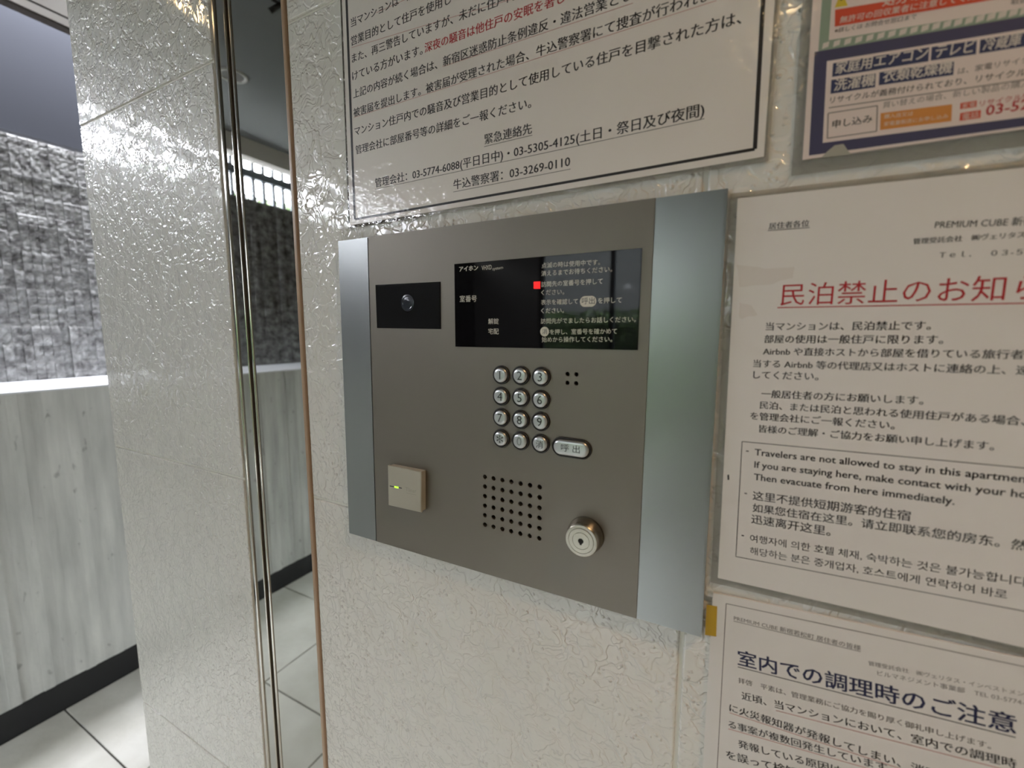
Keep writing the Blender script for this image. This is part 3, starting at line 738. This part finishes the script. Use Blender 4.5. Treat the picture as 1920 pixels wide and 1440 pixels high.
# notice 3: red headline
n3 = tag(empty('notice', (0.01, 0, 0)), 'white notice with large red underlined headline right of the intercom', 'notice')
def loc3(pts): return [(a - .01, b) for a, b in pts]
b0, t0 = W_([(1346, 1081), (1383, 373.6)]); b1, t1 = ext(b0, W_([(1920, 1211)])[0], .216), ext(t0, W_([(1920, 316)])[0], .216)
f3 = [(b0[0] - .0035, b0[1] - .004), (b1[0] + .004, b1[1] - .004), (t1[0] + .004, t1[1] + .003), (t0[0] - .0035, t0[1] + .003)]
sheet(n3, 'laminate_film', loc3(f3), -.0008, -.0004, m_film)
sheet(n3, 'paper', loc3([b0, b1, t1, t0]), YP, -.0008, m_paper2)
def R3(a, b): return loc3(W_([(1340 + a / 3.2724, 340 + b / 3.2724)]))[0]
def R4(a, b): return loc3(W_([(1340 + a / 3.2724, 740 + b / 3.2724)]))[0]
def R5(a, b): return loc3(W_([(1660 + a / 6.546, 380 + b / 6.546)]))[0]
bm = bmesh.new(); bm_r = bmesh.new(); km = dict(style='mincho', lift=.10)
put_text(bm, '居住者各位', R3(330, 300), R3(575, 282), YT, **km); rule(bm, R3(325, 306), R3(580, 288), .0003, YT)
put_text(bm, 'PREMIUM CUBE 新宿若松町', R5(585, 322), R5(1470, 290), YT, vis='PREMIUM CUBE', off=.01, hs=1.15, lift=0)
put_text(bm, '管理受託会社　㈱ヴェリタス', R5(322, 520), R5(1680, 440), YT, **km)
put_text(bm, 'Ｔｅｌ．　０３-５７７４', R5(640, 690), R5(1470, 660), YT, vis='Ｔｅｌ．　０３', hs=.9, **km)
put_text(bm_r, '民泊禁止のお知らせ', R3(400, 765), R3(1762, 738), YT, vis='民泊禁止のお知', lift=.09)
rule(bm_r, R3(383, 776), R3(2300, 742), .0005, YT)
put_text(bm, '当マンションは、民泊禁止です。', R3(312, 916), R3(1315, 914), YT, **km)
put_text(bm, '部屋の使用は一般住戸に限ります。', R3(303, 993), R3(1390, 1000), YT, **km)
put_text(bm, 'Airbnb や直接ホストから部屋を借りている旅行者が該当', R3(295, 1066), R3(1880, 1092), YT, vis='Airbnb や直接ホストから部屋を借りている旅行者', **km)
put_text(bm, '当する Airbnb 等の代理店又はホストに連絡の上、速やかに', R3(236, 1140), R3(1915, 1188), YT, vis='当する Airbnb 等の代理店又はホストに連絡の上、速', **km)
put_text(bm, 'してください。', R3(236, 1210), R3(632, 1222), YT, **km)
put_text(bm, '一般居住者の方にお願いします。', R3(286, 1325), R3(1270, 1370), YT, **km)
put_text(bm, '民泊、または民泊と思われる使用住戸がある場合、至急', R4(275, 84), R4(1890, 188), YT, vis='民泊、または民泊と思われる使用住戸がある場合、', **km)
put_text(bm, 'を管理会社にご一報ください。', R4(218, 150), R4(1095, 212), YT, **km)
put_text(bm, '皆様のご理解・ご協力をお願い申し上げます。', R4(270, 228), R4(1700, 340), YT, **km)
kb_ = dict(off=.022, lift=0.0)
put_text(bm, 'Travelers are not allowed to stay in this apartment.', R4(245, 366), R4(1890, 534), YT, vis='Travelers are not allowed to stay in this apartmen', **kb_)
put_text(bm, 'If you are staying here, make contact with your host.', R4(243, 442), R4(1900, 628), YT, vis='If you are staying here, make contact with your ho', **kb_)
put_text(bm, 'Then evacuate from here immediately.', R4(240, 517), R4(1460, 668), YT, **kb_)
kc = dict(off=.012, lift=.10)
put_text(bm, '这里不提供短期游客的住宿', R4(232, 640), R4(1192, 770), YT, **kc)
put_text(bm, '如果您住宿在这里。请立即联系您的房东。然后', R4(232, 713), R4(1900, 952), YT, vis='如果您住宿在这里。请立即联系您的房东。然', **kc)
put_text(bm, '迅速离开这里。', R4(224, 782), R4(705, 862), YT, **kc)
put_text(bm, '여행자에 의한 호텔 체재, 숙박하는 것은 불가능합니다', R4(216, 896), R4(1900, 1170), YT, off=.004)
put_text(bm, '해당하는 분은 중개업자, 호스트에게 연락하여 바로', R4(216, 972), R4(1780, 1246), YT, off=.004)
for q in [(200, 342), (190, 600), (172, 857)]:
    c_ = R4(*q); rule(bm, (c_[0] - .0006, c_[1]), (c_[0] + .0006, c_[1]), .0006, YT)
xr3 = .185
kTL, kBL = R4(168, 283), R4(130, 985); kTR, kBR = ext(kTL, R4(1898, 445), xr3), ext(kBL, R4(1898, 1318), xr3)
for a, b in [(kTL, kTR), (kTR, kBR), (kBR, kBL), (kBL, kTL)]: rule(bm, a, b, .00035, YT)
print_mesh('printed_text', bm, m_txt, n3); print_mesh('printed_headline', bm_r, m_txt_red, n3, 'large red headline with underline')

# notice 4: navy headline
n4 = tag(empty('notice', (0.01, 0, 0)), 'white notice with large navy underlined headline, bottom right', 'notice')
t0, t1_ = W_([(1337, 1108), (1920, 1231)]); b0 = W_([(1322, 1440)])[0]
t1 = ext(t0, t1_, .214); b0 = (b0[0] - .001, t0[1] - .25); b1 = (.214, b0[1])
sheet(n4, 'paper', loc3([b0, b1, t1, t0]), YP, -.0008, m_paper2)
def Z(a, b): return loc3(W_([(1280 + a / 3, 1080 + b / 3)]))[0]
def Z6(a, b): return loc3(W_([(1340 + a / 4.5, 1120 + b / 4.5)]))[0]
def Z7(a, b): return loc3(W_([(1620 + a / 4.5, 1120 + b / 4.5)]))[0]
bm = bmesh.new(); bm_g = bmesh.new(); bm_n = bmesh.new(); bm_u = bmesh.new()
kTL = Z(245, 146); kTR = ext(kTL, Z(1920, 498), .19); kBL = (Z(195, 1080)[0] + .001, kTL[1] - .235); kBR = (.19, kBL[1])
for a, b in [(kTL, kTR), (kTR, kBR), (kBR, kBL), (kBL, kTL)]: rule(bm_g, a, b, .0004, YT)
put_text(bm_g, 'PREMIUM CUBE 新宿若松町 居住者の皆様', Z6(162, 180), Z6(1225, 435), YT, off=.006); rule(bm_g, Z6(160, 186), Z6(1225, 441), .0003, YT)
put_text(bm_g, '管理受託会社　㈱ヴェリタス・インベストメント', Z7(30, 555), Z7(1400, 830), YT)
put_text(bm_g, 'ビルマネジメント事業部　TEL 03-5774-6088', Z7(105, 640), Z7(1500, 925), YT)
put_text(bm_n, '室内での調理時のご注意', Z(312, 492), Z(1862, 878), YT, off=.022, lift=.10)
rule(bm, Z(310, 500), Z(1862, 892), .00045, YT)
put_text(bm_g, '拝啓　平素は、管理業務にご協力を賜り厚く御礼申し上げます。', Z6(200, 705), Z7(1055, 1260), YT, style='mincho')
put_text(bm, '近頃、当マンションにおいて、室内での調理時', Z6(230, 845), Z7(1270, 1425), YT, **km)
put_text(bm, 'に火災報知器が発報してしまい、消防隊が出動す', Z6(125, 945), Z7(300, 1415), YT, vis='に火災報知器が発報してしまい、', **km)
put_text(bm, 'る事案が複数回発生しています。ご注意', Z6(118, 1082), Z6(1330, 1420), YT, vis='る事案が複数回発生していま', **km)
put_text(bm, '発報している原因は、調理中の煙', Z6(203, 1250), Z6(960, 1450), YT, vis='発報している原因', **km)
put_text(bm, 'を誤って検知したものです。必ず', Z6(105, 1345), Z6(590, 1470), YT, vis='を誤ってし', **km)
for a, b in [(Z6(515, 935), Z7(1260, 1450)), (Z6(125, 955), Z7(480, 1480)), (Z6(115, 1090), Z6(1500, 1480))]: rule(bm_u, a, b, .0004, YT)
print_mesh('printed_text', bm, m_txt, n4); print_mesh('printed_text', bm_g, m_txt_grey, n4, 'soft grey small print and frame')
print_mesh('printed_headline', bm_n, m_txt_navy, n4, 'large navy headline'); print_mesh('underline', bm_u, m_txt_pink, n4, 'pink rules')

# yellow tape under the panel edge
a, b, c_, d_ = W_([(1322, 1187), (1343, 1190), (1345, 1134), (1325, 1131)])
bm = bmesh.new(); prism(bm, [a, b, c_, d_], -.0018, -.0016)
tag(link_mesh('adhesive_tape', bm, m_tape_y), 'short strip of yellow tape beside the lower right corner of the intercom', 'tape')

# cloudy whitish patches on the red-headline notice, worn notch on the poster, small marks
m_whitish = mat('cloudy_white_patch', srgb(222, 216, 210), 0.25)
def blob_poly(fn, pts, y, name, m, root, label=None):
    bm = bmesh.new(); q = [fn(*p_) for p_ in pts]; bm.faces.new([bm.verts.new((a_[0], y, a_[1])) for a_ in q])
    return print_mesh(name, bm, m, root, label)
def ragged(pts, n=5, amp=4):
    out_ = []
    for k in range(len(pts)):
        a_, b_ = pts[k], pts[(k + 1) % len(pts)]
        for i in range(n):
            t_ = i / n; out_.append((a_[0] + (b_[0] - a_[0]) * t_ + random.uniform(-amp, amp), a_[1] + (b_[1] - a_[1]) * t_ + random.uniform(-amp, amp)))
    return out_
blob_poly(R3, ragged([(135, 512), (300, 535), (485, 530), (480, 590), (330, 640), (150, 648)]), YT - .00004, 'whitish_patch', m_whitish, n3, 'cloudy whitish patch')
blob_poly(R3, ragged([(150, 750), (225, 760), (260, 820), (150, 845)]), YT - .00004, 'whitish_patch', m_whitish, n3, 'cloudy whitish patch')
blob_poly(R4, [(78, 488), (88, 484), (90, 516), (80, 518)], YT - .00004, 'ink_mark', m_txt, n3)
m_worn = mat('worn_grey_patch', srgb(168, 166, 154), 0.4)
blob_poly(lambda a_, b_: loc2([Q(a_, b_)])[0], [(395, 1192), (440, 1145), (495, 1100), (560, 1090), (600, 1150), (622, 1168)], Y4, 'worn_patch', m_worn, n2, 'worn grey patch on the lower edge')
# small dark bracket under the ceiling, seen in the steel strip
def mirror_hit(px, py, z):
    a_ = pix(px, py, 0.0); v = a_ - CAM; v = Vector((v.x, -v.y, v.z)); return a_ + v * ((z - a_.z) / v.z)
br_ = tag(empty('ceiling_bracket', mirror_hit(520, 8, CEIL)), 'small dark angled bracket on the ceiling, reflected at the top of the steel strip', 'bracket')
def bar(name, p0, p1, r):
    d = p1 - p0; bm = bmesh.new()
    bmesh.ops.create_cone(bm, cap_ends=True, segments=10, radius1=r, radius2=r * .8, depth=d.length, matrix=Matrix.Translation((p0 + p1) / 2 - br_.location) @ d.to_track_quat('Z', 'Y').to_matrix().to_4x4())
    link_mesh(name, bm, m_ring, br_)
bar('arm', mirror_hit(505, 20, CEIL - .03), mirror_hit(526, 7, CEIL - .006), .008)
bar('stem', mirror_hit(509, -2, CEIL - .004), mirror_hit(524, 8, CEIL - .006), .005)
